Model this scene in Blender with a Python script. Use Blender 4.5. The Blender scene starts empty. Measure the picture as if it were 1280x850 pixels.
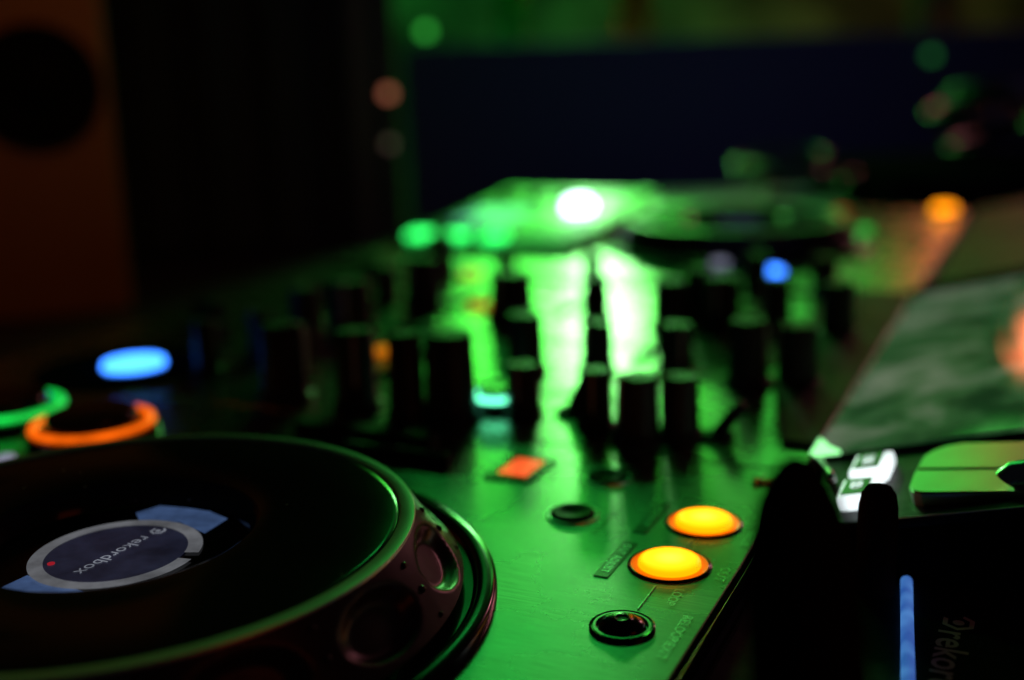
import bpy, bmesh, math, random
from mathutils import Vector, Matrix
random.seed(7)
S = bpy.context.scene
COL = S.collection
R = math.radians
PI = math.pi
YAW = R(-25.5)                 # the controller is turned against the camera's heading
TILT = R(14)                   # slope of the controller's upper section
TZ = -.0105                     # low tray in front of the key strip
HB = -.087                     # hinge line between flat and sloping section

# ------------------------------------------------------------------ materials
def nodes_of(name):
    m = bpy.data.materials.new(name); m.use_nodes = True
    nt = m.node_tree
    return m, nt, nt.nodes['Principled BSDF']

def mat(name, col, rough=.5, metal=0., emit=None, strength=0., spec=.5, noise=0., nscale=40., bump=0., coat=0., trans=0.):
    m, nt, b = nodes_of(name)
    b.inputs['Base Color'].default_value = (*col, 1)
    b.inputs['Roughness'].default_value = rough
    b.inputs['Metallic'].default_value = metal
    b.inputs['Specular IOR Level'].default_value = spec
    b.inputs['Coat Weight'].default_value = coat
    b.inputs['Coat Roughness'].default_value = .08
    b.inputs['Transmission Weight'].default_value = trans
    if emit:
        b.inputs['Emission Color'].default_value = (*emit, 1)
        b.inputs['Emission Strength'].default_value = strength
    if noise or bump:
        tc = nt.nodes.new('ShaderNodeTexCoord')
        n = nt.nodes.new('ShaderNodeTexNoise'); n.inputs['Scale'].default_value = nscale; n.inputs['Detail'].default_value = 6
        nt.links.new(tc.outputs['Object'], n.inputs['Vector'])
        if noise:
            mr = nt.nodes.new('ShaderNodeMapRange')
            mr.inputs['To Min'].default_value = max(.02, rough - noise); mr.inputs['To Max'].default_value = min(1, rough + noise)
            nt.links.new(n.outputs['Fac'], mr.inputs['Value']); nt.links.new(mr.outputs['Result'], b.inputs['Roughness'])
        if bump:
            bp = nt.nodes.new('ShaderNodeBump'); bp.inputs['Strength'].default_value = bump; bp.inputs['Distance'].default_value = .004
            nt.links.new(n.outputs['Fac'], bp.inputs['Height']); nt.links.new(bp.outputs['Normal'], b.inputs['Normal'])
    return m

def brushed(name, col, rough):
    """metal with long fine streaks along x, smudges and a few specks of dirt"""
    m, nt, b = nodes_of(name)
    N = nt.nodes.new; L = nt.links.new
    b.inputs['Metallic'].default_value = 1
    tc = N('ShaderNodeTexCoord')
    mp = N('ShaderNodeMapping'); mp.inputs['Scale'].default_value = (60, 950, 1)
    L(tc.outputs['Object'], mp.inputs['Vector'])
    n = N('ShaderNodeTexNoise'); n.inputs['Scale'].default_value = 1; n.inputs['Detail'].default_value = 5; n.inputs['Roughness'].default_value = .7
    L(mp.outputs['Vector'], n.inputs['Vector'])
    bp = N('ShaderNodeBump'); bp.inputs['Strength'].default_value = .10; bp.inputs['Distance'].default_value = .0004
    L(n.outputs['Fac'], bp.inputs['Height']); L(bp.outputs['Normal'], b.inputs['Normal'])
    sm = N('ShaderNodeTexNoise'); sm.inputs['Scale'].default_value = 26; sm.inputs['Detail'].default_value = 8
    L(tc.outputs['Object'], sm.inputs['Vector'])
    mr = N('ShaderNodeMapRange'); mr.inputs['From Min'].default_value = .3; mr.inputs['From Max'].default_value = .7
    mr.inputs['To Min'].default_value = rough - .02; mr.inputs['To Max'].default_value = rough + .02
    L(sm.outputs['Fac'], mr.inputs['Value']); L(mr.outputs['Result'], b.inputs['Roughness'])
    # streak tone and dirt specks in the colour
    r1 = N('ShaderNodeMapRange'); r1.inputs['From Min'].default_value = .3; r1.inputs['From Max'].default_value = .7
    r1.inputs['To Min'].default_value = .72; r1.inputs['To Max'].default_value = 1.16
    L(n.outputs['Fac'], r1.inputs['Value'])
    d = N('ShaderNodeTexNoise'); d.inputs['Scale'].default_value = 420; d.inputs['Detail'].default_value = 2
    L(tc.outputs['Object'], d.inputs['Vector'])
    cr = N('ShaderNodeMapRange'); cr.inputs['From Min'].default_value = .2; cr.inputs['From Max'].default_value = .25
    cr.inputs['To Min'].default_value = .35; cr.inputs['To Max'].default_value = 1
    L(d.outputs['Fac'], cr.inputs['Value'])
    mu = N('ShaderNodeMath'); mu.operation = 'MULTIPLY'; L(r1.outputs['Result'], mu.inputs[0]); L(cr.outputs['Result'], mu.inputs[1])
    mx = N('ShaderNodeVectorMath'); mx.operation = 'SCALE'; mx.inputs[0].default_value = col
    L(mu.outputs[0], mx.inputs['Scale']); L(mx.outputs['Vector'], b.inputs['Base Color'])
    return m

def dusty_black(name, rough, grooves=True):
    """glossy black plastic with dust specks, and fine round grooves"""
    m, nt, b = nodes_of(name)
    N = nt.nodes.new; L = nt.links.new
    tc = N('ShaderNodeTexCoord')
    v = N('ShaderNodeTexVoronoi'); v.inputs['Scale'].default_value = 210
    L(tc.outputs['Object'], v.inputs['Vector'])
    sel = N('ShaderNodeTexNoise'); sel.inputs['Scale'].default_value = 60
    L(tc.outputs['Object'], sel.inputs['Vector'])
    a = N('ShaderNodeMath'); a.operation = 'LESS_THAN'; a.inputs[1].default_value = .085; L(v.outputs['Distance'], a.inputs[0])
    g = N('ShaderNodeMath'); g.operation = 'GREATER_THAN'; g.inputs[1].default_value = .62; L(sel.outputs['Fac'], g.inputs[0])
    mu = N('ShaderNodeMath'); mu.operation = 'MULTIPLY'; L(a.outputs[0], mu.inputs[0]); L(g.outputs[0], mu.inputs[1])
    mx = N('ShaderNodeMix'); mx.data_type = 'RGBA'
    mx.inputs['A'].default_value = (.014, .016, .014, 1); mx.inputs['B'].default_value = (.7, .7, .68, 1)
    L(mu.outputs[0], mx.inputs['Factor']); L(mx.outputs['Result'], b.inputs['Base Color'])
    b.inputs['Specular IOR Level'].default_value = .22
    sm = N('ShaderNodeTexNoise'); sm.inputs['Scale'].default_value = 35; sm.inputs['Detail'].default_value = 6
    L(tc.outputs['Object'], sm.inputs['Vector'])
    mr = N('ShaderNodeMapRange'); mr.inputs['To Min'].default_value = rough * .6; mr.inputs['To Max'].default_value = rough * 1.5
    L(sm.outputs['Fac'], mr.inputs['Value']); L(mr.outputs['Result'], b.inputs['Roughness'])
    return m

M = {}
M['plate'] = brushed('brushed_metal', (.44, .44, .36), .27)
M['frame'] = brushed('dark_frame_metal', (.06, .065, .05), .27)
M['badge'] = brushed('badge_metal', (.17, .16, .12), .25)
M['inlay'] = mat('bright_inlay', (.95, .95, .92), .26, 1, noise=.05, nscale=200)
M['plate_dark'] = brushed('brushed_dark_metal', (.12, .11, .11), .38)
M['pad_metal'] = brushed('pad_controller_metal', (.20, .20, .17), .33)
M['cyan_display'] = mat('blue_green_display', (.02, .03, .03), .3, emit=(.16, .42, .52), strength=.5)
M['case_pale'] = mat('pale_case_shell', (.62, .64, .60), .42, noise=.1, nscale=20, bump=.2)
M['rear'] = mat('satin_black_panel', (.022, .017, .015), .55, spec=.15, noise=.1, nscale=14)
M['flap_metal'] = mat('satin_flap', (.40, .42, .38), .30, 1, noise=.05, nscale=90)
M['rim'] = mat('satin_aluminium', (.78, .80, .74), .42, 1, noise=.05, nscale=90)
M['black'] = mat('black_plastic', (.008, .008, .009), .5, spec=.15, noise=.12, nscale=80, bump=.15)
M['black_gloss'] = mat('black_gloss', (.006, .006, .007), .16, spec=.3, noise=.06, nscale=60)
M['knob'] = mat('black_rubber', (.014, .011, .011), .5, spec=.35, noise=.15, nscale=150, bump=.3)
M['jogside'] = mat('jog_side_plastic', (.024, .020, .019), .34, spec=.4, noise=.08, nscale=120)
M['vinyl'] = dusty_black('jog_top_plastic', .13)
M['flap'] = mat('grey_satin_plastic', (.30, .30, .28), .45, noise=.08, nscale=200, bump=.1)
M['grip'] = mat('dark_brown_rubber', (.022, .012, .010), .7, spec=.0, noise=.1, nscale=120, bump=.2)
M['deep'] = mat('matt_black_plastic', (.007, .007, .007), .55, spec=.0, noise=.1, nscale=120, bump=.2)
M['chrome'] = mat('polished_metal', (.6, .6, .6), .18, 1, noise=.06, nscale=200)
M['print'] = mat('pale_print', (.55, .57, .55), .6, noise=.1)
M['print_grey'] = mat('grey_print', (.55, .56, .48), .6, noise=.1)
M['print_dark'] = mat('dark_print', (.012, .013, .009), .6, spec=.05, noise=.1)
M['amber'] = mat('amber_light', (.8, .4, .02), .35, emit=(1, .29, .002), strength=3.0)
M['amber_side'] = mat('amber_collar', (.8, .3, .02), .4, emit=(1, .16, .0), strength=.55)
M['orange'] = mat('orange_light', (.8, .3, .02), .4, emit=(1, .13, .003), strength=1.1)
M['orange_dim'] = mat('dim_orange_light', (.8, .3, .02), .4, emit=(1, .26, .005), strength=.55)
M['green'] = mat('green_light', (.1, .8, .2), .4, emit=(.01, 1, .10), strength=.8)
M['green_hot'] = mat('bright_green_light', (.1, .8, .2), .4, emit=(.03, 1, .14), strength=2.6)
M['cyan'] = mat('mint_light', (.1, .8, .6), .4, emit=(.14, 1, .55), strength=3.2)
M['blue'] = mat('blue_light', (.05, .3, .9), .4, emit=(.035, .21, 1), strength=5.4)
M['corner'] = mat('pale_green_glint', (.4, .8, .4), .4, emit=(.32, 1, .36), strength=1.7)
M['blue_deep'] = mat('deep_blue_light', (.02, .05, .9), .4, emit=(.0, .03, 1), strength=.35)
M['red'] = mat('red_light', (.9, .1, .05), .4, emit=(1, .085, .022), strength=1.1)
M['red_dim'] = mat('dim_red_light', (.9, .1, .05), .4, emit=(1, .06, .01), strength=.45)
M['white'] = mat('white_light', (.9, .9, .9), .4, emit=(.86, .98, 1), strength=1.3)
M['white_hot'] = mat('white_lamp', (.9, .9, .9), .4, emit=(.72, 1, .95), strength=7)
M['white_dim'] = mat('grey_light', (.6, .6, .6), .4, emit=(.7, .72, 1), strength=.35)
M['disp_dark'] = mat('display_dark_field', (.01, .01, .015), .25, emit=(.035, .04, .085), strength=.28)
M['disp_ring'] = mat('display_pale_ring', (.02, .02, .02), .25, emit=(.52, .54, .60), strength=.18)
M['disp_blue'] = mat('display_blue_field', (.02, .02, .02), .25, emit=(.13, .24, .55), strength=.26)
M['disp_text'] = mat('display_text', (.02, .02, .02), .25, emit=(.7, .75, .9), strength=.24)
M['disp_red'] = mat('display_red_mark', (.02, .02, .02), .25, emit=(1, .03, .06), strength=.3)
M['navy'] = mat('navy_paint', (.09, .08, .18), .8, spec=.1, noise=.1, bump=.2, nscale=30)
M['wood'] = mat('orange_veneer', (.32, .13, .04), .45, noise=.12, nscale=18, bump=.2)
M['curtain'] = mat('dark_curtain', (.03, .045, .04), .85, noise=.1, nscale=30, bump=.4)
M['table'] = mat('black_table', (.012, .012, .012), .5, noise=.15, nscale=12)
M['silver'] = brushed('silver_case', (.50, .52, .50), .34)
M['cable'] = mat('black_cable', (.014, .015, .014), .26, noise=.06)
M['floor'] = mat('dark_floor', (.02, .02, .02), .6, noise=.15, nscale=5)

def wave_material():
    """soft-edged green glow standing in for reflections on the glossy screen"""
    m, nt, b = nodes_of('wide_display')
    N = nt.nodes.new; L = nt.links.new
    b.inputs['Base Color'].default_value = (.01, .012, .01, 1)
    b.inputs['Roughness'].default_value = .10
    tc = N('ShaderNodeTexCoord')
    mp = N('ShaderNodeMapping'); mp.inputs['Scale'].default_value = (20, 16, 1)
    L(tc.outputs['Object'], mp.inputs['Vector'])
    n = N('ShaderNodeTexNoise'); n.inputs['Scale'].default_value = 1; n.inputs['Detail'].default_value = 9; n.inputs['Roughness'].default_value = .62; n.inputs['Distortion'].default_value = .5
    L(mp.outputs['Vector'], n.inputs['Vector'])
    r = N('ShaderNodeValToRGB'); e = r.color_ramp.elements
    e[0].position = .39; e[0].color = (.003, .018, .006, 1)
    e[1].position = .68; e[1].color = (.10, .13, .085, 1)
    x = r.color_ramp.elements.new(.5); x.color = (.016, .058, .018, 1)
    L(n.outputs['Fac'], r.inputs['Fac'])
    L(r.outputs['Color'], b.inputs['Emission Color']); b.inputs['Emission Strength'].default_value = 1.3  # emission stands in for mirrored green surroundings
    sm = N('ShaderNodeTexNoise'); sm.inputs['Scale'].default_value = 30; sm.inputs['Detail'].default_value = 6
    L(tc.outputs['Object'], sm.inputs['Vector'])
    mr = N('ShaderNodeMapRange'); mr.inputs['To Min'].default_value = .02; mr.inputs['To Max'].default_value = .08
    L(sm.outputs['Fac'], mr.inputs['Value']); L(mr.outputs['Result'], b.inputs['Roughness'])
    return m
M['screen'] = wave_material()

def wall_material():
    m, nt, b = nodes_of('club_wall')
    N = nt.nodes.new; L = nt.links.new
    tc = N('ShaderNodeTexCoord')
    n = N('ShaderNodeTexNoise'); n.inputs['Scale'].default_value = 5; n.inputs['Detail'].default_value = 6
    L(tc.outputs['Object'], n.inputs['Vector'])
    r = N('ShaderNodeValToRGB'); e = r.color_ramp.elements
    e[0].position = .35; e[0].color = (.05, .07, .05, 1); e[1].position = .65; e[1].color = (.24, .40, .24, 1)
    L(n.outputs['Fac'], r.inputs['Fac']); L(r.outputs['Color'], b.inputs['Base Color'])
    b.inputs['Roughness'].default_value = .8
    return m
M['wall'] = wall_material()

def uneven(m, amount, scale):
    """backlight that is not quite even across a lit face"""
    nt = m.node_tree; b = nt.nodes['Principled BSDF']; N = nt.nodes.new; L = nt.links.new
    tc = N('ShaderNodeTexCoord'); n = N('ShaderNodeTexNoise'); n.inputs['Scale'].default_value = scale; n.inputs['Detail'].default_value = 7; n.inputs['Roughness'].default_value = .6
    L(tc.outputs['Object'], n.inputs['Vector'])
    mr = N('ShaderNodeMapRange'); mr.inputs['From Min'].default_value = .3; mr.inputs['From Max'].default_value = .7
    v = b.inputs['Emission Strength'].default_value
    mr.inputs['To Min'].default_value = v * (1 - amount); mr.inputs['To Max'].default_value = v * (1 + amount)
    L(n.outputs['Fac'], mr.inputs['Value']); L(mr.outputs['Result'], b.inputs['Emission Strength'])
for k in ('disp_ring', 'disp_blue', 'disp_dark', 'disp_text'): uneven(M[k], .45, 75)
for k in ('orange', 'green', 'red', 'white'): uneven(M[k], .35, 55)

# ------------------------------------------------------------------ helpers
def finish(bm, smooth=False):
    bmesh.ops.recalc_face_normals(bm, faces=bm.faces)
    if smooth:
        for f in bm.faces: f.smooth = True

def obj(name, bm, m, parent=None, smooth=False, auto=None):
    finish(bm, smooth)
    me = bpy.data.meshes.new(name); bm.to_mesh(me); bm.free()
    if auto is not None:
        for p in me.polygons: p.use_smooth = True
        me.set_sharp_from_angle(angle=R(auto))
    o = bpy.data.objects.new(name, me); COL.objects.link(o)
    me.materials.append(m)
    if parent: o.parent = parent
    return o

def thing(name, label, cat, loc=(0, 0, 0), rz=0, group=None):
    o = bpy.data.objects.new(name, None); COL.objects.link(o)
    o.location = loc; o.rotation_euler = (0, 0, rz)
    o['label'] = label; o['category'] = cat
    if group: o['group'] = group
    return o

def tag(o, label, cat, group=None):
    o['label'] = label; o['category'] = cat
    if group: o['group'] = group
    return o

def add_box(bm, x0, x1, y0, y1, z0, z1, bevel=0.):
    r = bmesh.ops.create_cube(bm, size=1)
    vs = r['verts']
    bmesh.ops.scale(bm, verts=vs, vec=(x1 - x0, y1 - y0, z1 - z0))
    bmesh.ops.translate(bm, verts=vs, vec=((x0 + x1) / 2, (y0 + y1) / 2, (z0 + z1) / 2))
    if bevel:
        es = list({e for v in vs for e in v.link_edges})
        r2 = bmesh.ops.bevel(bm, geom=es, offset=bevel, segments=2, affect='EDGES', profile=.6)
        vs = r2['verts']
    return bm

def add_lathe(bm, prof, cx=0, cy=0, n=64, close_top=True, close_bot=False):
    rings = []
    for r, z in prof:
        rings.append([bm.verts.new((cx + r * math.cos(2 * PI * i / n), cy + r * math.sin(2 * PI * i / n), z)) for i in range(n)])
    for a, b in zip(rings, rings[1:]):
        for i in range(n):
            bm.faces.new((a[i], a[(i + 1) % n], b[(i + 1) % n], b[i]))
    if close_top: bm.faces.new(rings[-1])
    if close_bot: bm.faces.new(rings[0])
    return bm

def add_prism(bm, pts, z0, z1):
    lo = [bm.verts.new((x, y, z0)) for x, y in pts]; hi = [bm.verts.new((x, y, z1)) for x, y in pts]
    n = len(pts)
    bm.faces.new(lo); bm.faces.new(hi)
    for i in range(n): bm.faces.new((lo[i], lo[(i + 1) % n], hi[(i + 1) % n], hi[i]))
    return bm

def add_tube(bm, pts, r, n=10, closed=False):
    pts = [Vector(p) for p in pts]; rings = []
    for i, p in enumerate(pts):
        a = pts[i - 1] if (i > 0 or closed) else p
        b = pts[(i + 1) % len(pts)] if (i < len(pts) - 1 or closed) else p
        d = (b - a).normalized()
        up = Vector((0, 0, 1)) if abs(d.z) < .9 else Vector((1, 0, 0))
        s = d.cross(up).normalized(); t = s.cross(d)
        rings.append([bm.verts.new(p + r * (math.cos(2 * PI * k / n) * s + math.sin(2 * PI * k / n) * t)) for k in range(n)])
    seq = list(zip(rings, rings[1:])) + ([(rings[-1], rings[0])] if closed else [])
    for a, b in seq:
        for k in range(n): bm.faces.new((a[k], a[(k + 1) % n], b[(k + 1) % n], b[k]))
    if not closed: bm.faces.new(rings[0]); bm.faces.new(rings[-1])
    return bm

def move(bm, dx, dy, dz):
    bmesh.ops.translate(bm, verts=bm.verts, vec=(dx, dy, dz)); return bm

def slope(bm, lift=0.):
    """put flat work drawn in (b, a, height) onto the sloping upper section"""
    for v in bm.verts:
        s = v.co.x - HB; hgt = v.co.z + lift
        v.co = Vector((HB + s * math.cos(TILT) - hgt * math.sin(TILT), v.co.y, s * math.sin(TILT) + hgt * math.cos(TILT)))
    return bm

def text_bm(txt, size, bx, ay, z, direction=-PI / 2, align='CENTER', thick=.0, spacing=1.):
    cu = bpy.data.curves.new('t', 'FONT'); cu.body = txt; cu.size = size; cu.align_x = align; cu.align_y = 'CENTER'
    cu.offset = thick; cu.resolution_u = 3; cu.space_character = spacing
    o = bpy.data.objects.new('t', cu); COL.objects.link(o)
    dg = bpy.context.evaluated_depsgraph_get(); dg.update()
    me = bpy.data.meshes.new_from_object(o.evaluated_get(dg))
    bm = bmesh.new(); bm.from_mesh(me)
    bpy.data.objects.remove(o); bpy.data.curves.remove(cu); bpy.data.meshes.remove(me)
    bmesh.ops.transform(bm, matrix=Matrix.Translation((bx, ay, z)) @ Matrix.Rotation(direction, 4, 'Z'), verts=bm.verts)
    return bm

def copy_tree(o, parent=None, dx=0, dy=0):
    c = o.copy(); COL.objects.link(c)
    if parent: c.parent = parent
    c.location.x += dx; c.location.y += dy
    for ch in [k for k in bpy.data.objects if k.parent == o]: copy_tree(ch, c)
    return c

# ------------------------------------------------------------------ the controller
# drawn in (b, a, z): b = towards the machine's back (right in the photo), a = away from the camera, z = 0 the front panel
A0, A1 = .0, 1.375
SEAM, SEAM2, MID = .4715, .8725, .672
ctrl = thing('dj_controller', 'long black and silver DJ controller with two jog wheels, mixer knobs and lit buttons', 'DJ controller', (0, 0, 0), YAW)

bm = bmesh.new(); add_box(bm, -.605, HB - .0002, A0, A1, -.085, -.004, .002); add_box(bm, HB, .20, A0, A1, -.085, TZ, .002)
obj('body', bm, M['black'], ctrl)
# sloping rear block
bm = bmesh.new()
prof = [(HB + .0015, TZ + .0002), (HB + .0015, -.0012), (.1995, (.1995 - HB) * math.tan(TILT) - .0012), (.1995, TZ + .0002)]
lo = [bm.verts.new((x, .4060, z)) for x, z in prof]; hi = [bm.verts.new((x, A1, z)) for x, z in prof]
bm.faces.new(lo); bm.faces.new(hi)
for i in range(4): bm.faces.new((lo[i], lo[(i + 1) % 4], hi[(i + 1) % 4], hi[i]))
obj('rear_block', bm, M['deep'], ctrl)

for a, b, name in ((A0, SEAM - .0007, 'deck_panel'), (SEAM + .0007, SEAM2 - .0007, 'mixer_panel'), (SEAM2 + .0007, A1, 'deck_panel')):
    bm = bmesh.new(); add_box(bm, -.603, HB - .0035, a, b, -.0039, 0, .0006)
    obj(name, bm, M['plate'], ctrl)
# edge strip between flat panel and sloping block
bm = bmesh.new(); add_box(bm, HB - .0030, HB + .0012, A0, SEAM - .0007, -.0039, .0012, .0012)
obj('edge_strip', bm, M['deep'], ctrl, auto=40)
bm = bmesh.new(); add_tube(bm, [(HB - .0004, A0 + .02, .0012), (HB - .0004, .385, .0012)], .00022, 6)
obj('edge_trim', bm, M['badge'], ctrl, smooth=True)
# far rear panel in brushed metal (tilted), beyond the wide display
bm = bmesh.new(); add_box(bm, HB + .006, .19, .872, A1 - .006, 0, .0012); slope(bm)
obj('rear_panel', bm, M['rear'], ctrl)

# --- wide tilted display
bm = bmesh.new(); add_box(bm, HB - .002, .170, .4835, .866, 0, .0022, .001); slope(bm)
disp = obj('wide_display', bm, M['deep'], ctrl)
bm = bmesh.new(); add_box(bm, HB - .002, .170, .858, .872, .002, .0075, .002); slope(bm); obj('back_rim', bm, M['deep'], disp)
bm = bmesh.new(); add_box(bm, HB - .0012, .158, .4885, .857, .0022, .0032); slope(bm)
obj('screen_glass', bm, M['screen'], disp)
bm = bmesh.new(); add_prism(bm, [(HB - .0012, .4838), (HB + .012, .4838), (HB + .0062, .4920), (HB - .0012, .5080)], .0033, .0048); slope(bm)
obj('corner_glint', bm, M['corner'], disp)  # emissive wedge painted in for the green highlight on the corner

# --- jog wheel
JB, JA = -.276, .267
def make_jog():
    bm = bmesh.new()
    n, k = 420, 26
    rows = []
    for j in range(k + 1):
        t = j / k
        row = []
        for i in range(n):
            th = 2 * PI * i / n
            r = .1 + .0155 * t; z = .0258 - .0205 * t
            # finger dimples every 25.7 degrees
            w = 2 * PI / 14; u = ((th - R(22.5) + w / 2) % w) - w / 2
            tc = .50
            q = (u / R(9.6)) ** 2 + ((t - tc) / .40) ** 2
            if q < 1:
                d = .0042 * min(1, (1 - q) * 1.9) ** .8
                r -= d * .72; z -= d * .68
            row.append(bm.verts.new((JB + r * math.cos(th), JA + r * math.sin(th), z)))
        rows.append(row)
    for a, b in zip(rows, rows[1:]):
        for i in range(n): bm.faces.new((a[i], a[(i + 1) % n], b[(i + 1) % n], b[i]))
    jog = obj('jog_wheel', bm, M['jogside'], ctrl, smooth=True)
    # little raised beads between the dimples
    bm = bmesh.new()
    for m in range(14):
        th = R(22.5 + 12.86) + 2 * PI * m / 14
        for t, s in ((.16, .0011), (.52, .0013), (.9, .0009)):
            r = .1 + .0155 * t; z = .0258 - .0205 * t
            mat4 = Matrix.Translation((JB + r * math.cos(th), JA + r * math.sin(th), z)) @ Matrix.Diagonal((s, s, s, 1))
            bmesh.ops.create_icosphere(bm, subdivisions=2, radius=1, matrix=mat4)
    o = obj('grip_bead', bm, M['jogside'], jog, smooth=True); o['kind'] = 'stuff'
    # aluminium rim and black top
    bm = bmesh.new(); add_lathe(bm, [(.1001, .0252), (.1000, .0262), (.0997, .0266), (.0951, .0266), (.0947, .0263), (.0949, .0250)], JB, JA, 256, close_top=False)
    obj('rim', bm, M['rim'], jog, auto=50)
    bm = bmesh.new(); add_lathe(bm, [(.0944, .0240), (.0944, .0256), (.0938, .0261), (.0925, .0262), (.0478, .0262), (.0462, .0256), (.0430, .0180)], JB, JA, 256, close_top=False)
    obj('top_plate', bm, M['vinyl'], jog, auto=50)
    bm = bmesh.new(); add_lathe(bm, [(.0436, .0150), (.0434, .0172)], JB, JA, 128)
    dsp = obj('jog_display', bm, M['black_gloss'], jog)
    z = .0174
    # two blue blades left and right of the round field
    B1 = [(170, 641), (200, 632), (235, 635), (262, 639), (284, 648), (256, 666), (225, 652), (175, 652)]
    B2 = [(0, 735), (34, 719), (60, 728), (110, 740), (130, 742), (100, 745), (60, 745), (24, 743)]
    def bp(u, v):       # where the two printed blades lie on the display's own plane, measured once from the photo
        f, p, ro, h = 1442.7, .2331, .0297, .172
        u -= 640; v -= 425
        aa = u * math.cos(ro) - v * math.sin(ro); bb = u * math.sin(ro) + v * math.cos(ro)
        d = Vector((aa / f, math.cos(p) - bb / f * math.sin(p), -math.sin(p) - bb / f * math.cos(p)))
        P = d * ((z - h) / d.z)
        return (P.x * math.cos(YAW) + P.y * math.sin(YAW), -P.x * math.sin(YAW) + P.y * math.cos(YAW))
    for B in (B1, B2):
        bm = bmesh.new(); add_prism(bm, [bp(*q) for q in B], z - .0002, z)
        obj('blue_field', bm, M['disp_blue'], dsp)
    bm = bmesh.new(); add_lathe(bm, [(.0231, z + .0001), (.0231, z + .0003)], JB, JA, 96); obj('dark_field', bm, M['disp_dark'], dsp)
    bm = bmesh.new()      # pale ring, open for a short stretch
    n = 150; g0, g1 = R(-2), R(9)
    ring = [(g1 + (2 * PI - (g1 - g0)) * i / n) for i in range(n + 1)]
    off = R(12)
    vi = [bm.verts.new((JB + .0231 * math.cos(t + off), JA + .0231 * math.sin(t + off), z + .0004)) for t in ring]
    vo = [bm.verts.new((JB + .0280 * math.cos(t + off), JA + .0280 * math.sin(t + off), z + .0004)) for t in ring]
    for i in range(n): bm.faces.new((vi[i], vi[i + 1], vo[i + 1], vo[i]))
    obj('pale_ring', bm, M['disp_ring'], dsp)
    bm = text_bm('rekordbox', .0070, JB + .0004, JA - .0018, z + .0005, spacing=1.05); obj('lettering', bm, M['disp_text'], dsp)
    bm = bmesh.new(); logo(bm, JB + .0004, JA + .0195, z + .0005, .0029); obj('emblem', bm, M['disp_text'], dsp)
    bm = bmesh.new(); add_lathe(bm, [(.0012, z), (.0012, z + .0006)], *bp(64, 706), 20); obj('red_mark', bm, M['disp_red'], dsp)
    # fixed flange and groove round the wheel, and the printed word beside the display
    bm = bmesh.new(); add_lathe(bm, [(.1268, .0003), (.1266, .0030), (.1255, .0042), (.1215, .0044), (.1195, .0036), (.1185, .0010), (.1050, .0010)], JB, JA, 256, close_top=False)
    fl = obj('jog_flange', bm, M['black_gloss'], ctrl, auto=50)
    return jog, fl

def logo(bm, b, a, z, r):
    """hexagonal open ring with a dot: the emblem beside the printed word"""
    def P(t, q): return (b + q * math.cos(t), a + q * math.sin(t))
    for k in range(6):
        if k == 1: continue
        t0 = PI / 6 + k * PI / 3; t1 = t0 + PI / 3
        if k == 0: t1 -= .25
        pts = [P(t0, r), P(t1, r), P(t1, r * .68), P(t0, r * .68)]
        bm.faces.new([bm.verts.new((x, y, z)) for x, y in pts])
    bm.faces.new([bm.verts.new((*P(2 * PI * i / 12, r * .34), z)) for i in range(12)])

jog, flange = make_jog()

# --- buttons of a deck
def amber_cap(b, a, r):
    """translucent cap over an LED: hottest over the LED, more orange towards the wall"""
    m, nt, bs = nodes_of('amber_cap'); N = nt.nodes.new; L = nt.links.new
    tc = N('ShaderNodeTexCoord'); sb = N('ShaderNodeVectorMath'); sb.operation = 'SUBTRACT'; sb.inputs[1].default_value = (b, a, .0015)
    L(tc.outputs['Object'], sb.inputs[0])
    ln = N('ShaderNodeVectorMath'); ln.operation = 'LENGTH'; L(sb.outputs['Vector'], ln.inputs[0])
    mr = N('ShaderNodeMapRange'); mr.inputs['From Max'].default_value = r * .76; L(ln.outputs['Value'], mr.inputs['Value'])
    rp = N('ShaderNodeValToRGB'); e = rp.color_ramp.elements
    e[0].position = 0; e[0].color = (1, .50, .040, 1); e[1].position = 1; e[1].color = (.8, .17, .0004, 1)
    x = e.new(.55); x.color = (1, .37, .004, 1); x = e.new(.86); x.color = (1, .29, .001, 1)
    L(mr.outputs['Result'], rp.inputs['Fac']); L(rp.outputs['Color'], bs.inputs['Emission Color']); bs.inputs['Emission Strength'].default_value = 2.9
    bs.inputs['Base Color'].default_value = (.8, .4, .02, 1); bs.inputs['Roughness'].default_value = .35
    return m
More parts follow.
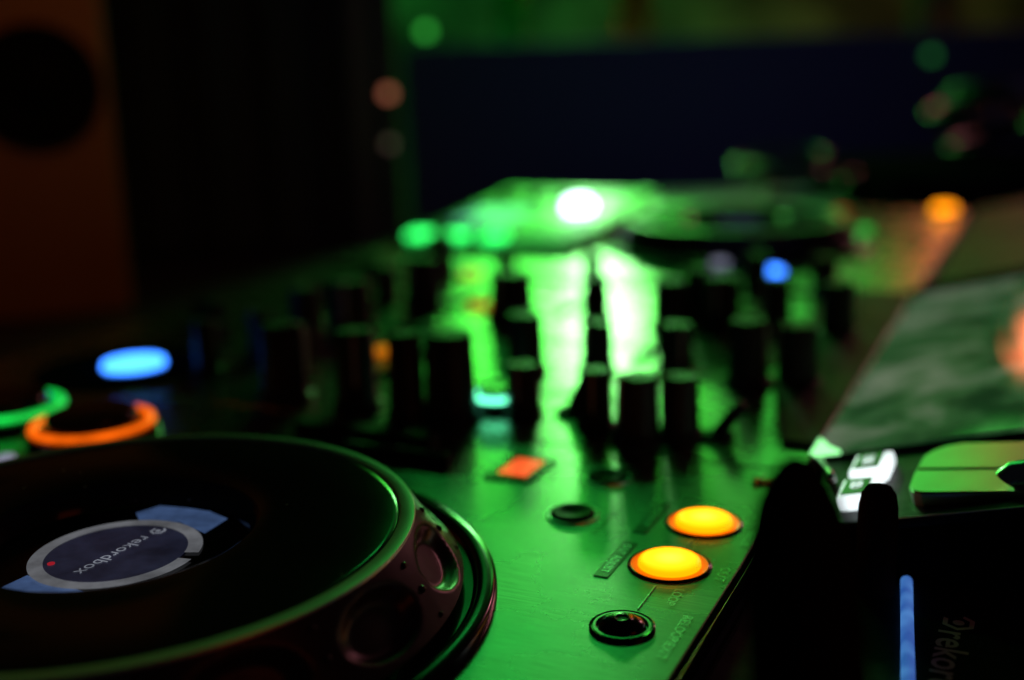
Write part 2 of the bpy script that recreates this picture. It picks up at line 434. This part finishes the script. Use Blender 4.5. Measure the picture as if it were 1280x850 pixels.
def round_button(b, a, r, kind, top=None):
    """kind: 'lit' dome on a glowing collar, 'dome' unlit with a silver ring, 'flat' small black"""
    bm = bmesh.new()
    if kind == 'lit':
        add_lathe(bm, [(r, .0001), (r * .99, .0006), (r * .96, .0008), (r * .93, .0006), (r * .925, .0002)], b, a, 96, close_top=False)
        root = obj('loop_button', bm, M['black_gloss'], ctrl, auto=40)
        bm = bmesh.new(); add_lathe(bm, [(r * .93, .0004), (r * .915, .0008), (r * .90, .0005)], b, a, 96, close_top=False); obj('ring', bm, M['chrome'], root, smooth=True)
        bm = bmesh.new(); add_lathe(bm, [(r * .91, .0007), (r * .84, .0004), (r * .745, .0005)], b, a, 96, close_top=False); obj('collar', bm, M['amber_side'], root, smooth=True)
        bm = bmesh.new(); add_lathe(bm, [(r * .745, .0003), (r * .74, .0018), (r * .715, .0024), (r * .62, .0028), (r * .3, .0031), (r * .1, .0031)], b, a, 96); obj('cap', bm, amber_cap(b, a, r), root, smooth=True)
    elif kind == 'dome':
        add_lathe(bm, [(r, .0001), (r * .995, .0010), (r * .95, .0013), (r * .87, .0011), (r * .86, .0002)], b, a, 96, close_top=False)
        root = obj('loop_button', bm, M['black_gloss'], ctrl, auto=40)
        bm = bmesh.new(); add_lathe(bm, [(r * .88, .0006), (r * .875, .0012), (r * .80, .0012), (r * .79, .0002)], b, a, 96, close_top=False); obj('ring', bm, M['plate'], root, auto=30)
        bm = bmesh.new(); add_lathe(bm, [(r * .72, .0002), (r * .71, .0012), (r * .60, .0023), (r * .40, .0031), (r * .245, .0034), (r * .235, .0037), (r * .20, .0037), (r * .19, .0033), (r * .1, .0033)], b, a, 96); obj('cap', bm, M['black_gloss'], root, smooth=True)
    else:
        add_lathe(bm, [(r, .0001), (r * .99, .0007), (r * .9, .0009), (r * .86, .0007), (r * .85, .0002)], b, a, 72, close_top=False)
        root = obj('search_button', bm, M['rim'], ctrl, auto=40)
        bm = bmesh.new(); add_lathe(bm, [(r * .84, .0002), (r * .80, .0018), (r * .70, .0021), (r * .45, .0012), (r * .2, .0008)], b, a, 72); obj('cap', bm, M['black'], root, smooth=True)
    return root

deck_bits = [jog, flange]
deck_bits.append(round_button(-.1138, .3613, .0148, 'lit'))
deck_bits.append(round_button(-.1131, .4023, .0148, 'lit'))
deck_bits.append(round_button(-.1135, .3117, .0104, 'dome'))
deck_bits.append(round_button(-.1630, .3924, .0104, 'flat'))
deck_bits.append(round_button(-.1646, .4358, .0104, 'flat'))
# red key in a dark frame
bm = bmesh.new(); add_box(bm, -.2150, -.1930, .4180, .4490, .0001, .0009, .0003)
k = obj('red_key', bm, M['frame'], ctrl)
bm = bmesh.new(); add_box(bm, -.2108, -.1972, .4232, .4438, .0008, .0013, .0003); obj('key_cap', bm, M['red'], k)
deck_bits.append(k)
# start and cue buttons with glowing rings
def ring_button(b, a, r, m, name):
    bm = bmesh.new(); add_lathe(bm, [(r * 1.12, .0001), (r * 1.12, .005), (r * 1.0, .006), (r * .80, .006), (r * .78, .0105), (r * .74, .0125), (r * .3, .0120)], b, a, 72)
    o = obj(name, bm, M['black_gloss'], ctrl, auto=40)
    bm = bmesh.new(); add_lathe(bm, [(r * 1.05, .0062), (r * 1.03, .0082), (r * .95, .0088), (r * .90, .0066)], b, a, 72, close_top=False); obj('light_ring', bm, m, o, smooth=True)
    return o
deck_bits.append(ring_button(-.4225, .4030, .0285, M['orange'], 'cue_button'))
deck_bits.append(ring_button(-.4890, .4090, .0285, M['green'], 'play_button'))
# small pale lamp near the wheel
bm = bmesh.new(); add_lathe(bm, [(.0045, .0002), (.004, .003), (.002, .0038)], -.4321, .3579, 24); deck_bits.append(obj('indicator_lamp', bm, M['white_dim'], ctrl, smooth=True))
# slim dark fader and slots left of the seam
for (b0, b1, a0, a1) in ((-.33, -.255, .440, .452), (-.29, -.235, .422, .428)):
    bm = bmesh.new(); add_box(bm, b0, b1, a0, a1, .0001, .006, .0015); deck_bits.append(obj('mode_key', bm, M['black'], ctrl))

for i, o in enumerate(deck_bits):
    if i not in (2, 3, 8, 9, 10): copy_tree(o, ctrl, 0, .81)

# --- printed words on the near panel
P = .0004
def word(t, size, b, a, m='inlay', name='lettering', z=P, **kw):
    return obj(name, text_bm(t, size, b, a, z, **kw), M[m], ctrl)
word('OUT', .0052, -.0947, .3605)
word('IN/CUE', .0042, -.0938, .3930)
word('LOOP', .0048, -.1047, .3378)
word('RELOOP/EXIT', .0048, -.0966, .3120)
for b, a in ((-.1330, .3595), (-.1332, .4005)):
    bm = bmesh.new(); add_box(bm, b - .0026, b + .0026, a - .0157, a + .0157, .0001, .00035)
    bd = obj('adjust_badge', bm, M['badge'], ctrl)
    obj('lettering', text_bm('OUT ADJUST' if a < .38 else 'IN ADJUST', .0043, b, a, .0006), M['inlay'], bd)
word('CUE/LOOP CALL', .0036, -.1487, .3905, 'badge')
word('DELETE', .0034, -.1480, .4340, 'badge')
word('QUANTIZE', .0036, -.1880, .4330, 'badge')
bm = bmesh.new(); add_box(bm, -.1133, -.1129, .3255, .3440, .0001, .0004); obj('printed_line', bm, M['inlay'], ctrl)
bm = bmesh.new(); add_box(bm, -.1129, -.1125, .3795, .3850, .0001, .0004); obj('printed_line', bm, M['inlay'], ctrl)

# --- sloping section near the camera: key strip, lit keys, selector, light bar, printed panel
bm = bmesh.new(); add_box(bm, HB + .006, .19, .4055, .4825, 0, .0040, .0012); slope(bm, -.0038)
strip = obj('key_strip', bm, M['black'], ctrl)
bm = bmesh.new(); add_tube(bm, [(-.050, .4058, .0002), (.10, .4058, .0002)], .0003, 6); slope(bm); obj('strip_highlight', bm, M['print_grey'], strip, smooth=True)  # pale line painted as the highlight along the strip's front edge
for a0, t in ((.4165, 'SD'), (.4475, 'USB')):
    bm = bmesh.new(); add_box(bm, -.0655, -.0505, a0, a0 + .0235, .0004, .0060, .0016); slope(bm)
    k = obj('source_key', bm, M['white'], ctrl)
    bm = bmesh.new(); add_box(bm, -.0640, -.0540, a0 + .0035, a0 + .0215, .0058, .0064, .0002); slope(bm); obj('key_face', bm, M['plate_dark'], k)
    bm = text_bm(t, .0058, -.0592, a0 + .0125, .0067, thick=.00012); slope(bm); obj('lettering', bm, M['white'], k)
# slot door: two satin flaps with a rounded end, and the thumb roller
def flap(a0, a1, cut):
    pts = [(.002, a0), (.002, a1)]
    if cut == 'far':
        pts += [(-.024, a1), (-.0300, a1 - .003), (-.0345, a1 - .0085), (-.0375, a1 - .0155), (-.0385, a0)]
    else:
        pts += [(-.0388, a1), (-.0388, a0 + .007), (-.0372, a0 + .002), (-.034, a0)]
    b = bmesh.new(); add_prism(b, pts, .0004, .0034)
    bmesh.ops.bevel(b, geom=[e for e in b.edges if all(v.co.z > .003 for v in e.verts)], offset=.0008, segments=2, affect='EDGES')
    for v in b.verts:
        if v.co.z > .002: v.co.z += (-.012 - v.co.x) * .105 + .0002
    return slope(b)
for a0, a1, c in ((.4150, .4400, 'near'), (.4418, .4740, 'far')):
    o = obj('slot_flap', flap(a0, a1, c), M['flap_metal'], strip, auto=30)
bm = bmesh.new(); add_tube(bm, [(-.0040, .4230, .0040), (-.0032, .4230, .0050), (.04, .4230, .0050)], .0060, 32); slope(bm); obj('thumb_roller', bm, M['chrome'], strip, auto=40)
# metal tab at the hinge
bm = bmesh.new(); add_box(bm, -.1065, -.1025, .4515, .4565, .0001, .0022, .0008); add_box(bm, -.1030, -.0905, .4515, .4530, .0001, .0016, .0005)
obj('hinge_tab', bm, M['chrome'], ctrl, auto=30)
bm = bmesh.new(); add_tube(bm, [(-.083, .478, .003), (-.0745, .455, .0035), (-.0725, .447, .003)], .0018, 10); slope(bm); obj('wire_guard', bm, M['chrome'], ctrl, smooth=True)
# selector knob: tall rounded grip on a flared skirt
bm = bmesh.new()
prof = [(.0190, -.0427), (.0188, -.038), (.0152, -.034), (.0146, .010), (.0143, .034), (.0134, .049), (.0123, .056), (.0107, .0622), (.0082, .0678), (.0056, .0715), (.0030, .0740), (.0008, .0750)]
n = 96
rings = []
for r, zz in prof:       # the grip leans a little
    cb = .85 * (-.0452 - .128 * zz); ca = .85 * (.264 + .19 * zz); r *= .85
    rings.append([bm.verts.new((cb + r * (1 + (.015 * math.cos(24 * 2 * PI * i / n) if .0 < zz < .056 else 0)) * math.cos(2 * PI * i / n), ca + r * math.sin(2 * PI * i / n), .0258 + .85 * zz)) for i in range(n)])
for p, q in zip(rings, rings[1:]):
    for i in range(n): bm.faces.new((p[i], p[(i + 1) % n], q[(i + 1) % n], q[i]))
bm.faces.new(rings[-1]); bm.faces.new(rings[0])
obj('selector_lever', bm, M['grip'], ctrl, smooth=True)
bm = bmesh.new(); add_lathe(bm, [(.0068, -.022), (.0068, .004), (.0066, .012), (.0058, .0165), (.0042, .0190), (.0015, .0198)], -.0480, .3890, 48); move(bm, 0, 0, .0092)
obj('back_switch', bm, M['grip'], ctrl, smooth=True)
# blue light bar
bm = bmesh.new()
p0, p1 = Vector((-.0385, .3990, TZ + .0012)), Vector((-.0262, .3000, TZ + .0012))
pts = [p0.lerp(p1, i / 18) for i in range(19)]
add_tube(bm, pts, .0021, 12)
m, nt, b = nodes_of('blue_bar')
tc = nt.nodes.new('ShaderNodeTexCoord'); nn = nt.nodes.new('ShaderNodeTexNoise'); nn.inputs['Scale'].default_value = 95; nn.inputs['Detail'].default_value = 1
nt.links.new(tc.outputs['Object'], nn.inputs['Vector'])
rr = nt.nodes.new('ShaderNodeValToRGB'); rr.color_ramp.elements[0].position = .35; rr.color_ramp.elements[0].color = (.030, .12, .46, 1)
rr.color_ramp.elements[1].position = .66; rr.color_ramp.elements[1].color = (.085, .28, .72, 1)
nt.links.new(nn.outputs['Fac'], rr.inputs['Fac']); nt.links.new(rr.outputs['Color'], b.inputs['Emission Color']); b.inputs['Emission Strength'].default_value = .75
b.inputs['Roughness'].default_value = .6; b.inputs['Specular IOR Level'].default_value = 0
obj('light_bar', bm, m, ctrl, smooth=True)
# printed panel
bm = bmesh.new(); add_prism(bm, [(-.0335, .3748), (.05, .3420), (.05, .15), (-.0260, .15)], TZ + .0001, TZ + .0006)
pn = obj('logo_panel', bm, M['print_dark'], ctrl)
bm = text_bm('rekordbox', .0142, -.0203, .3672, TZ + .0009, align='LEFT', thick=.0002); obj('lettering', bm, M['print_grey'], pn)
bm = bmesh.new(); logo(bm, -.0192, .3735, TZ + .0009, .0056); obj('emblem', bm, M['print_grey'], pn)

# --- mixer knobs (b, a, height, radius)
KN = [(-.1697, .4890, .0310, .0101), (-.1529, .5014, .0293, .0090), (-.1866, .6036, .0299, .0094), (-.2255, .7132, .0332, .0105),
      (-.1945, .4994, .0293, .0081), (-.2306, .5958, .0299, .0091), (-.2818, .7261, .0307, .0094), (-.2368, .5080, .0264, .0085),
      (-.2693, .5825, .0348, .0106), (-.3374, .7084, .0338, .0156), (-.2680, .4890, .0440, .0125), (-.2900, .4830, .0441, .0088),
      (-.1927, .7288, .0347, .0116), (-.1450, .6005, .0356, .0109), (-.1200, .6075, .0333, .0108), (-.2169, .7467, .0359, .0082),
      (-.3228, .4880, .0421, .0106), (-.3684, .4880, .0424, .0124), (-.4189, .6308, .0379, .0149), (-.4248, .7391, .0352, .0132),
      (-.4502, .5224, .0317, .0071), (-.4213, .5837, .0411, .0101), (-.1200, .7300, .034, .0105), (-.1600, .7350, .034, .0095), (-.2000, .8500, .030, .0095), (-.1500, .8500, .030, .0095), (-.4700, .8500, .034, .0120), (-.3900, .5300, .030, .0085), (-.4450, .5700, .028, .0085), (-.4750, .6600, .028, .0090), (-.4600, .7450, .026, .0085), (-.3950, .8200, .026, .0085), (-.3300, .8450, .024, .0080)]
proto = None
for b, a, hgt, r in KN:
    bm = bmesh.new()
    n = 48; rings = []
    prof = [(1.22, 0), (1.22, .08), (1.02, .12), (.98, .3), (.90, .94), (.84, 1.0), (.4, 1.0)]
    for q, zz in prof:
        rings.append([bm.verts.new((r * q * (1 + (.035 * math.cos(12 * 2 * PI * i / n) if .1 < zz < .97 else 0)) * math.cos(2 * PI * i / n), r * q * (1 + (.035 * math.cos(12 * 2 * PI * i / n) if .1 < zz < .97 else 0)) * math.sin(2 * PI * i / n), .0002 + hgt * zz)) for i in range(n)])
    for p, q in zip(rings, rings[1:]):
        for i in range(n): bm.faces.new((p[i], p[(i + 1) % n], q[(i + 1) % n], q[i]))
    bm.faces.new(rings[-1]); bm.faces.new(rings[0])
    o = obj('mixer_knob', bm, M['knob'], ctrl, auto=45); o.location = (b, a, 0)
    bm = bmesh.new(); add_box(bm, -r * .09, r * .09, -r * .86, -r * .15, hgt + .0002, hgt + .0008); add_box(bm, -r * .09, r * .09, -r * 1.02, -r * .9, hgt * .35, hgt * .97)
    obj('pointer', bm, M['print'], o).rotation_euler = (0, 0, random.uniform(-2, 2))
bm = bmesh.new(); add_prism(bm, [(-.1060, .505), (-.0910, .505), (-.0910, .8715), (-.152, .8715), (-.131, .60)], .0001, .0030); obj('side_shade_panel', bm, M['rear'], ctrl)  # dark side strip, widened to stand for shade and dark reflections of the knobs
for b0, b1, a0, a1 in ((-.585, -.16, .848, .868), (-.40, -.20, .548, .5505), (-.44, -.22, .660, .6625), (-.48, -.24, .795, .7975), (-.352, -.340, .53, .64), (-.405, -.395, .66, .80), (-.222, -.214, .62, .70), (-.318, -.308, .735, .80)):
    bm = bmesh.new(); add_box(bm, b0, b1, a0, a1, .0001, .0004); obj('glare_break_strip', bm, M['deep'], ctrl)  # dark bars added to break up the glare on the mixer panel
# toggle switches on the mixer
for b, a, ang in ((-.1360, .5050, .2), (-.2150, .5180, 1.2)):
    bm = bmesh.new(); add_lathe(bm, [(.0080, .0002), (.0078, .0022), (.0056, .0030)], 0, 0, 40)
    t = obj('toggle_switch', bm, M['black'], ctrl, auto=40); t.location = (b, a, 0)
    bm = bmesh.new(); add_tube(bm, [(0, 0, .002), (.006 * math.cos(ang), .006 * math.sin(ang), .010), (.012 * math.cos(ang), .012 * math.sin(ang), .0165)], .0032, 14); obj('lever', bm, M['black'], t, smooth=True)
# lit buttons on the mixer and on the far deck
def lamp_button(b, a, r, m, hgt=.004, name='lit_button'):
    bm = bmesh.new(); add_lathe(bm, [(r * 1.2, .0002), (r * 1.18, hgt * .3), (r * 1.02, hgt * .35)], b, a, 40, close_top=False)
    o = obj(name, bm, M['black_gloss'], ctrl, auto=40)
    bm = bmesh.new(); add_lathe(bm, [(r, hgt * .2), (r * .97, hgt * .8), (r * .7, hgt), (r * .2, hgt * 1.05)], b, a, 40); obj('cap', bm, m, o, smooth=True)
    return o
lamp_button(-.5000, .5146, .0185, M['blue'], .006)
bm = bmesh.new(); add_lathe(bm, [(.052, .0001), (.051, .0012), (.046, .0015)], -.505, .512, 48); obj('reflection_stop', bm, M['deep'], ctrl)  # dark disc added to stop the blue lamp reflecting in the panel
lamp_button(-.2110, .9301, .0135, M['blue'], .005)
lamp_button(-.2571, .9566, .0080, M['white_dim'], .005)
lamp_button(-.4438, .8555, .0090, M['orange_dim'])
lamp_button(-.3763, .7388, .0100, M['orange_dim'])
lamp_button(-.3716, .5939, .0090, M['orange_dim'])
lamp_button(-.1110, 1.3370, .0125, M['amber'], .011, 'loop_button')
lamp_button(-.1719, 1.2182 - .03, .0065, M['green'])
lamp_button(-.2187, 1.3300, .0065, M['red_dim'])
o = ring_button(-.2545, .5130, .0115, M['cyan'], 'headphone_button')
# channel faders
for i, a in enumerate((.575, .635, .73, .82)):
    bm = bmesh.new(); add_box(bm, -.57, -.47, a - .002, a + .002, .0001, .0006)
    f = obj('channel_fader', bm, M['black'], ctrl)
    bb = (-.49, -.54, -.50, -.52)[i]
    bm = bmesh.new(); add_box(bm, bb - .011, bb + .011, a - .007, a + .007, .003, .016, .002); obj('fader_cap', bm, M['black'], f)

# ------------------------------------------------------------------ pad controller propped on the far left corner
pc = thing('pad_controller', 'small metal pad controller with lit green pads, propped on the far end', 'pad controller', (-.115, 1.128, -.0015), YAW)
pc.rotation_euler = (R(4.6), 0, YAW)
bm = bmesh.new(); add_box(bm, 0, .185, 0, .275, .003, .010, .002); obj('case', bm, M['pad_metal'], pc, auto=30)
bm = bmesh.new(); add_box(bm, .02, .165, .255, .270, -.0195, .0028, .001); obj('foot', bm, M['deep'], pc)
for i in range(3):
    bm = bmesh.new(); add_box(bm, .010 + .041 * i, .031 + .041 * i, .010, .032, .0102, .0150, .0015); obj('lit_pad', bm, M['green_hot'], pc)
bm = bmesh.new(); add_box(bm, .020, .085, .085, .160, .0102, .0112); obj('display', bm, M['cyan_display'], pc)
for k in range(3):
    bm = bmesh.new(); add_lathe(bm, [(.008, .0102), (.0075, .018), (.006, .019)], .030 + .035 * k, .205, 28); obj('dial', bm, M['knob'], pc, auto=40)
bm = bmesh.new(); add_lathe(bm, [(.015, .0102), (.0148, .018), (.011, .022), (.004, .023)], .132, .165, 32); obj('lit_dial', bm, M['white_hot'], pc, smooth=True)

# ------------------------------------------------------------------ surroundings
bm = bmesh.new(); add_box(bm, -1.35, 1.35, -.25, 1.95, -.125, -.0855, .003)
tag(obj('dj_table', bm, M['table']), 'black table top carrying the DJ controller', 'table')
bm = bmesh.new(); add_box(bm, -4, 4, -2, 4, -1.06, -1.0); o = obj('floor', bm, M['floor']); o['kind'] = 'structure'

# loudspeaker at the left, in orange veneer
sp = thing('loudspeaker', 'tall loudspeaker in dim orange wood with a round black cone, at the left', 'loudspeaker', (-.612, 1.22, -.085), R(22))
bm = bmesh.new(); add_box(bm, -.20, .195, 0, .055, 0, .80, .006); obj('cabinet', bm, M['wood'], sp, auto=30)
bm = bmesh.new()
add_lathe(bm, [(.066, 0), (.066, .006), (.060, .009), (.056, .006), (.050, .010), (.044, .007), (.018, .003), (.016, .008), (.006, .010)], 0, 0, 64)
bmesh.ops.rotate(bm, matrix=Matrix.Rotation(PI / 2, 3, 'X'), verts=bm.verts); move(bm, .122, -.001, .250)
obj('woofer', bm, M['deep'], sp, smooth=True)
bm = bmesh.new()
add_lathe(bm, [(.03, 0), (.03, .004), (.026, .006), (.012, .002), (.004, .006)], 0, 0, 48)
bmesh.ops.rotate(bm, matrix=Matrix.Rotation(PI / 2, 3, 'X'), verts=bm.verts); move(bm, .03, -.001, .48)
obj('tweeter', bm, M['deep'], sp, smooth=True)

# curtain
bm = bmesh.new()
n = 260; x0, x1 = -1.3, -.165
cols = []
for i in range(n + 1):
    x = x0 + (x1 - x0) * i / n
    y = 1.78 + .025 * math.sin(x * 62) + .012 * math.sin(x * 151 + 1)
    cols.append([bm.verts.new((x, y + .01 * math.sin(z * 3 + x * 9), z)) for z in (-.99, -.4, .2, .8, 1.6)])
for a, b in zip(cols, cols[1:]):
    for j in range(4): bm.faces.new((a[j], b[j], b[j + 1], a[j + 1]))
o = obj('curtain', bm, M['curtain'], smooth=True)
sd = o.modifiers.new('s', 'SOLIDIFY'); sd.thickness = .004
tag(o, 'dark green-black curtain hanging in folds behind the loudspeaker', 'curtain')

# dark board at the back, counter behind it
ct = thing('bar_counter', 'bar counter with a dark navy front standing behind the controller', 'counter', (.42, 2.2, -1.0))
bm = bmesh.new(); add_box(bm, -.605, .60, 0, .04, 0, 1.213, .004); obj('front_board', bm, M['navy'], ct)
bm = bmesh.new(); add_box(bm, -.605, .88, .045, .55, 1.15, 1.19, .004); obj('top_board', bm, M['silver'], ct)
bm = bmesh.new(); add_box(bm, -3, 3.2, 3.3, 3.4, -1, 2.4)
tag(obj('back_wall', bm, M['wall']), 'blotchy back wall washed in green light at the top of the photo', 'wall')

def glass(name, col):
    return mat(name, col, .12, noise=.05, nscale=30, trans=.55)
BT = [(.02, 2.50, .034, .27, (.05, .45, .10), 'green bottle standing at the left end of the counter', 'bottle'),
      (.27, 2.46, .036, .26, (.45, .16, .03), 'amber bottle in the middle of the counter', 'bottle'),
      (.90, 2.50, .050, .24, (.40, .22, .14), 'stout tan bottle at the right end of the counter', 'bottle')]
for x, y, r, hh, c, lab, cat in BT:
    bm = bmesh.new()
    add_lathe(bm, [(r * .9, 0), (r, .006), (r, hh * .58), (r * .85, hh * .66), (r * .42, hh * .78), (r * .36, hh * .97), (r * .42, hh * .975), (r * .42, hh)], 0, 0, 40, close_bot=True)
    o = obj('bottle', bm, glass('bottle_glass', c), smooth=True); o.location = (x, y, .19)
    tag(o, lab, cat, 'bottles on the bar counter')

# silver equipment case behind the controller, a black case right of it with coiled cables on top
cs = thing('equipment_case', 'flat pale equipment case lying behind the far jog wheel', 'case', (.20, 1.77, -.1000), R(-2))
bm = bmesh.new(); add_box(bm, -.21, .33, -.18, .19, 0, .034, .004); obj('case_base', bm, M['case_pale'], cs, auto=30)
bm = bmesh.new(); add_box(bm, -.21, .33, -.18, .19, .0355, .0575, .004); obj('lid', bm, M['case_pale'], cs, auto=30)
bm = bmesh.new(); add_box(bm, .02, .10, -.188, -.181, .022, .046, .002); obj('latch', bm, M['chrome'], cs)
bm = bmesh.new(); add_box(bm, .50, 1.30, 1.50, 1.92, -.0850, .015, .008)
tag(obj('cable_case', bm, M['deep'], auto=30), 'low black case with coiled cables heaped on it, behind at the right', 'case')
CL = [('thin black cable in a loose heap on the right end of the pale case', .41, 1.68, -.030, .070, .006, 4),
      ('flat black cable coil lying in front on the black case, left of the thick coil', .80, 1.56, .022, .080, .007, 5),
      ('tall loose tangle of black cable at the far right end of the black case', 1.16, 1.74, .030, .110, .009, 9),
      ('black cable coil piled in the middle of the black case', .74, 1.72, .026, .090, .008, 6),
      ('thick black cable coil heaped highest at the right of the black case', .92, 1.68, .030, .100, .010, 7),
      ('black cable coil hanging over the front of the black case at the right edge', 1.06, 1.60, .028, .085, .009, 6)]
for lab, cx, cy, z0, rr_, tr, turns in CL:
    pts = []
    for i in range(turns * 28):
        t = 2 * PI * i / 28; k = i / (turns * 28)
        q = rr_ * (1 + .16 * math.sin(t * .37 + cx * 9) + .1 * math.sin(t * 1.7))
        pts.append((cx + q * math.cos(t) + .02 * math.sin(t * .21), cy + q * .8 * math.sin(t), z0 + (.012 + .008 * (cx - .5)) * turns * k + .016 * (1 + math.sin(t * .63 + cx * 20))))
    bm = bmesh.new(); add_tube(bm, pts, tr, 10)
    tag(obj('audio_cable', bm, M['cable'], smooth=True), lab, 'cable', 'coiled cables behind the controller')

# small lamps seen as blurred discs
LM = [(-.168, 1.70, .138, .008, (1, .30, .16), .55, 'small warm lamp at the right edge of the curtain, the upper of two'),
      (-.170, 1.70, .066, .007, (.8, .55, .45), .09, 'faint pale lamp at the right edge of the curtain, the lower of two'),
      (-.142, 2.19, .237, .010, (.08, 1, .10), .8, 'small green lamp on the top edge of the counter'),
      (.79, 2.19, .168, .009, (.10, .9, .16), .22, 'faint green lamp on the right part of the counter front'),
      (.190, 1.60, -.014, .012, (.35, 1, .40), 3.5, 'bright greenish ball standing for glints behind the far jog wheel')]  # added glowing ball in place of lamp glints on case and platter
for x, y, z, r, c, s, lab in LM:
    bm = bmesh.new(); bmesh.ops.create_icosphere(bm, subdivisions=3, radius=r)
    lm = thing('small_lamp', lab, 'lamp', (x, y, z), 0, 'small lamps in the background')
    o = obj('bulb', bm, mat('lamp_glow', c, .4, emit=c, strength=s), lm, smooth=True)
    bm = bmesh.new(); add_lathe(bm, [(r * .6, -r * 1.3), (r * .6, -r * .75)], 0, 0, 20, close_bot=True); obj('socket', bm, M['black'], lm)
# paper lantern: outside the frame, mirrored in the wide display
bm = bmesh.new(); add_lathe(bm, [(.03, -.05), (.07, -.038), (.082, 0), (.07, .038), (.03, .05)], 0, 0, 40, close_bot=True)
o = obj('paper_lantern', bm, mat('lantern_paper', (.9, .4, .2), .6, emit=(1, .20, .08), strength=8), smooth=True); o.location = (1.02, 2.7, .47)
tag(o, 'glowing orange paper lantern above the bar, mirrored in the wide display', 'lantern')

# ------------------------------------------------------------------ light
def area(name, loc, target, size, col, power, sy=None, spread=180):
    l = bpy.data.lights.new(name, 'AREA'); l.size = size; l.color = col; l.energy = power
    if sy: l.shape = 'RECTANGLE'; l.size_y = sy
    l.spread = R(spread)
    o = bpy.data.objects.new(name, l); COL.objects.link(o); o.location = loc
    o.rotation_euler = (Vector(target) - Vector(loc)).to_track_quat('-Z', 'Y').to_euler()
    return o
area('stage_light', (.16, 2.55, .43), (.05, .7, 0), .50, (.085, 1, .075), 1.9, .10, 120)
area('stage_core', (.20, 2.50, .41), (.05, .7, 0), .12, (.40, 1, .42), .75, .06, 120)
sl = bpy.data.lights.new('flap_fill_spot', 'SPOT'); sl.energy = 7.5; sl.color = (.08, 1, .10); sl.spot_size = R(8); sl.spot_blend = .5; sl.shadow_soft_size = .22  # added green spot, aimed to brighten the slot flaps
so = bpy.data.objects.new('flap_fill_spot', sl); COL.objects.link(so); so.location = (.80, 2.6, .74)
so.rotation_euler = (Vector((.235, .43, .015)) - Vector(so.location)).to_track_quat('-Z', 'Y').to_euler()
area('wall_wash', (-.1, 2.95, 1.5), (.0, 3.3, .4), .8, (.03, 1, .14), 7, .2)
area('red_glow', (.75, -.15, .55), (-.15, .35, 0), .35, (1, .12, .03), .16)
area('pink_glow', (1.3, 2.4, .62), (.4, 1.0, 0), .22, (1, .30, .36), .7, None, 100)
area('blue_fill', (.5, .3, 1.6), (.4, 2.2, 0), .3, (.35, .35, 1), .14, None, 50)  # added fill lamp that tints the navy counter front
area('warm_spot', (-.05, .75, .75), (-.45, 1.22, .15), .12, (1, .36, .06), .10, None, 80)

W = bpy.data.worlds.new('World'); S.world = W; W.use_nodes = True
W.node_tree.nodes['Background'].inputs['Color'].default_value = (.5, .6, .8, 1)
W.node_tree.nodes['Background'].inputs['Strength'].default_value = .004

# ------------------------------------------------------------------ camera
cd = bpy.data.cameras.new('camera'); cam = bpy.data.objects.new('camera', cd); COL.objects.link(cam)
cd.sensor_width = 36; cd.lens = 1442.7 / 1280 * 36; cd.clip_start = .01; cd.clip_end = 50
p, ro = .2331, .0297
fw = Vector((0, math.cos(p), -math.sin(p))); r0 = Vector((1, 0, 0)); u0 = Vector((0, math.sin(p), math.cos(p)))
rt = r0 * math.cos(ro) - u0 * math.sin(ro); up = r0 * math.sin(ro) + u0 * math.cos(ro)
cam.matrix_world = Matrix((( rt.x, up.x, -fw.x, 0), (rt.y, up.y, -fw.y, 0), (rt.z, up.z, -fw.z, .172), (0, 0, 0, 1)))
cd.dof.use_dof = True; cd.dof.focus_distance = .378; cd.dof.aperture_fstop = 3.3; cd.dof.aperture_blades = 0
S.camera = cam

S.view_settings.view_transform = 'Standard'; S.view_settings.look = 'None'; S.view_settings.exposure = 0; S.view_settings.gamma = 1
S.render.engine = 'CYCLES'
S.cycles.use_denoising = True
S.cycles.max_bounces = 8
S.cycles.sample_clamp_indirect = 8
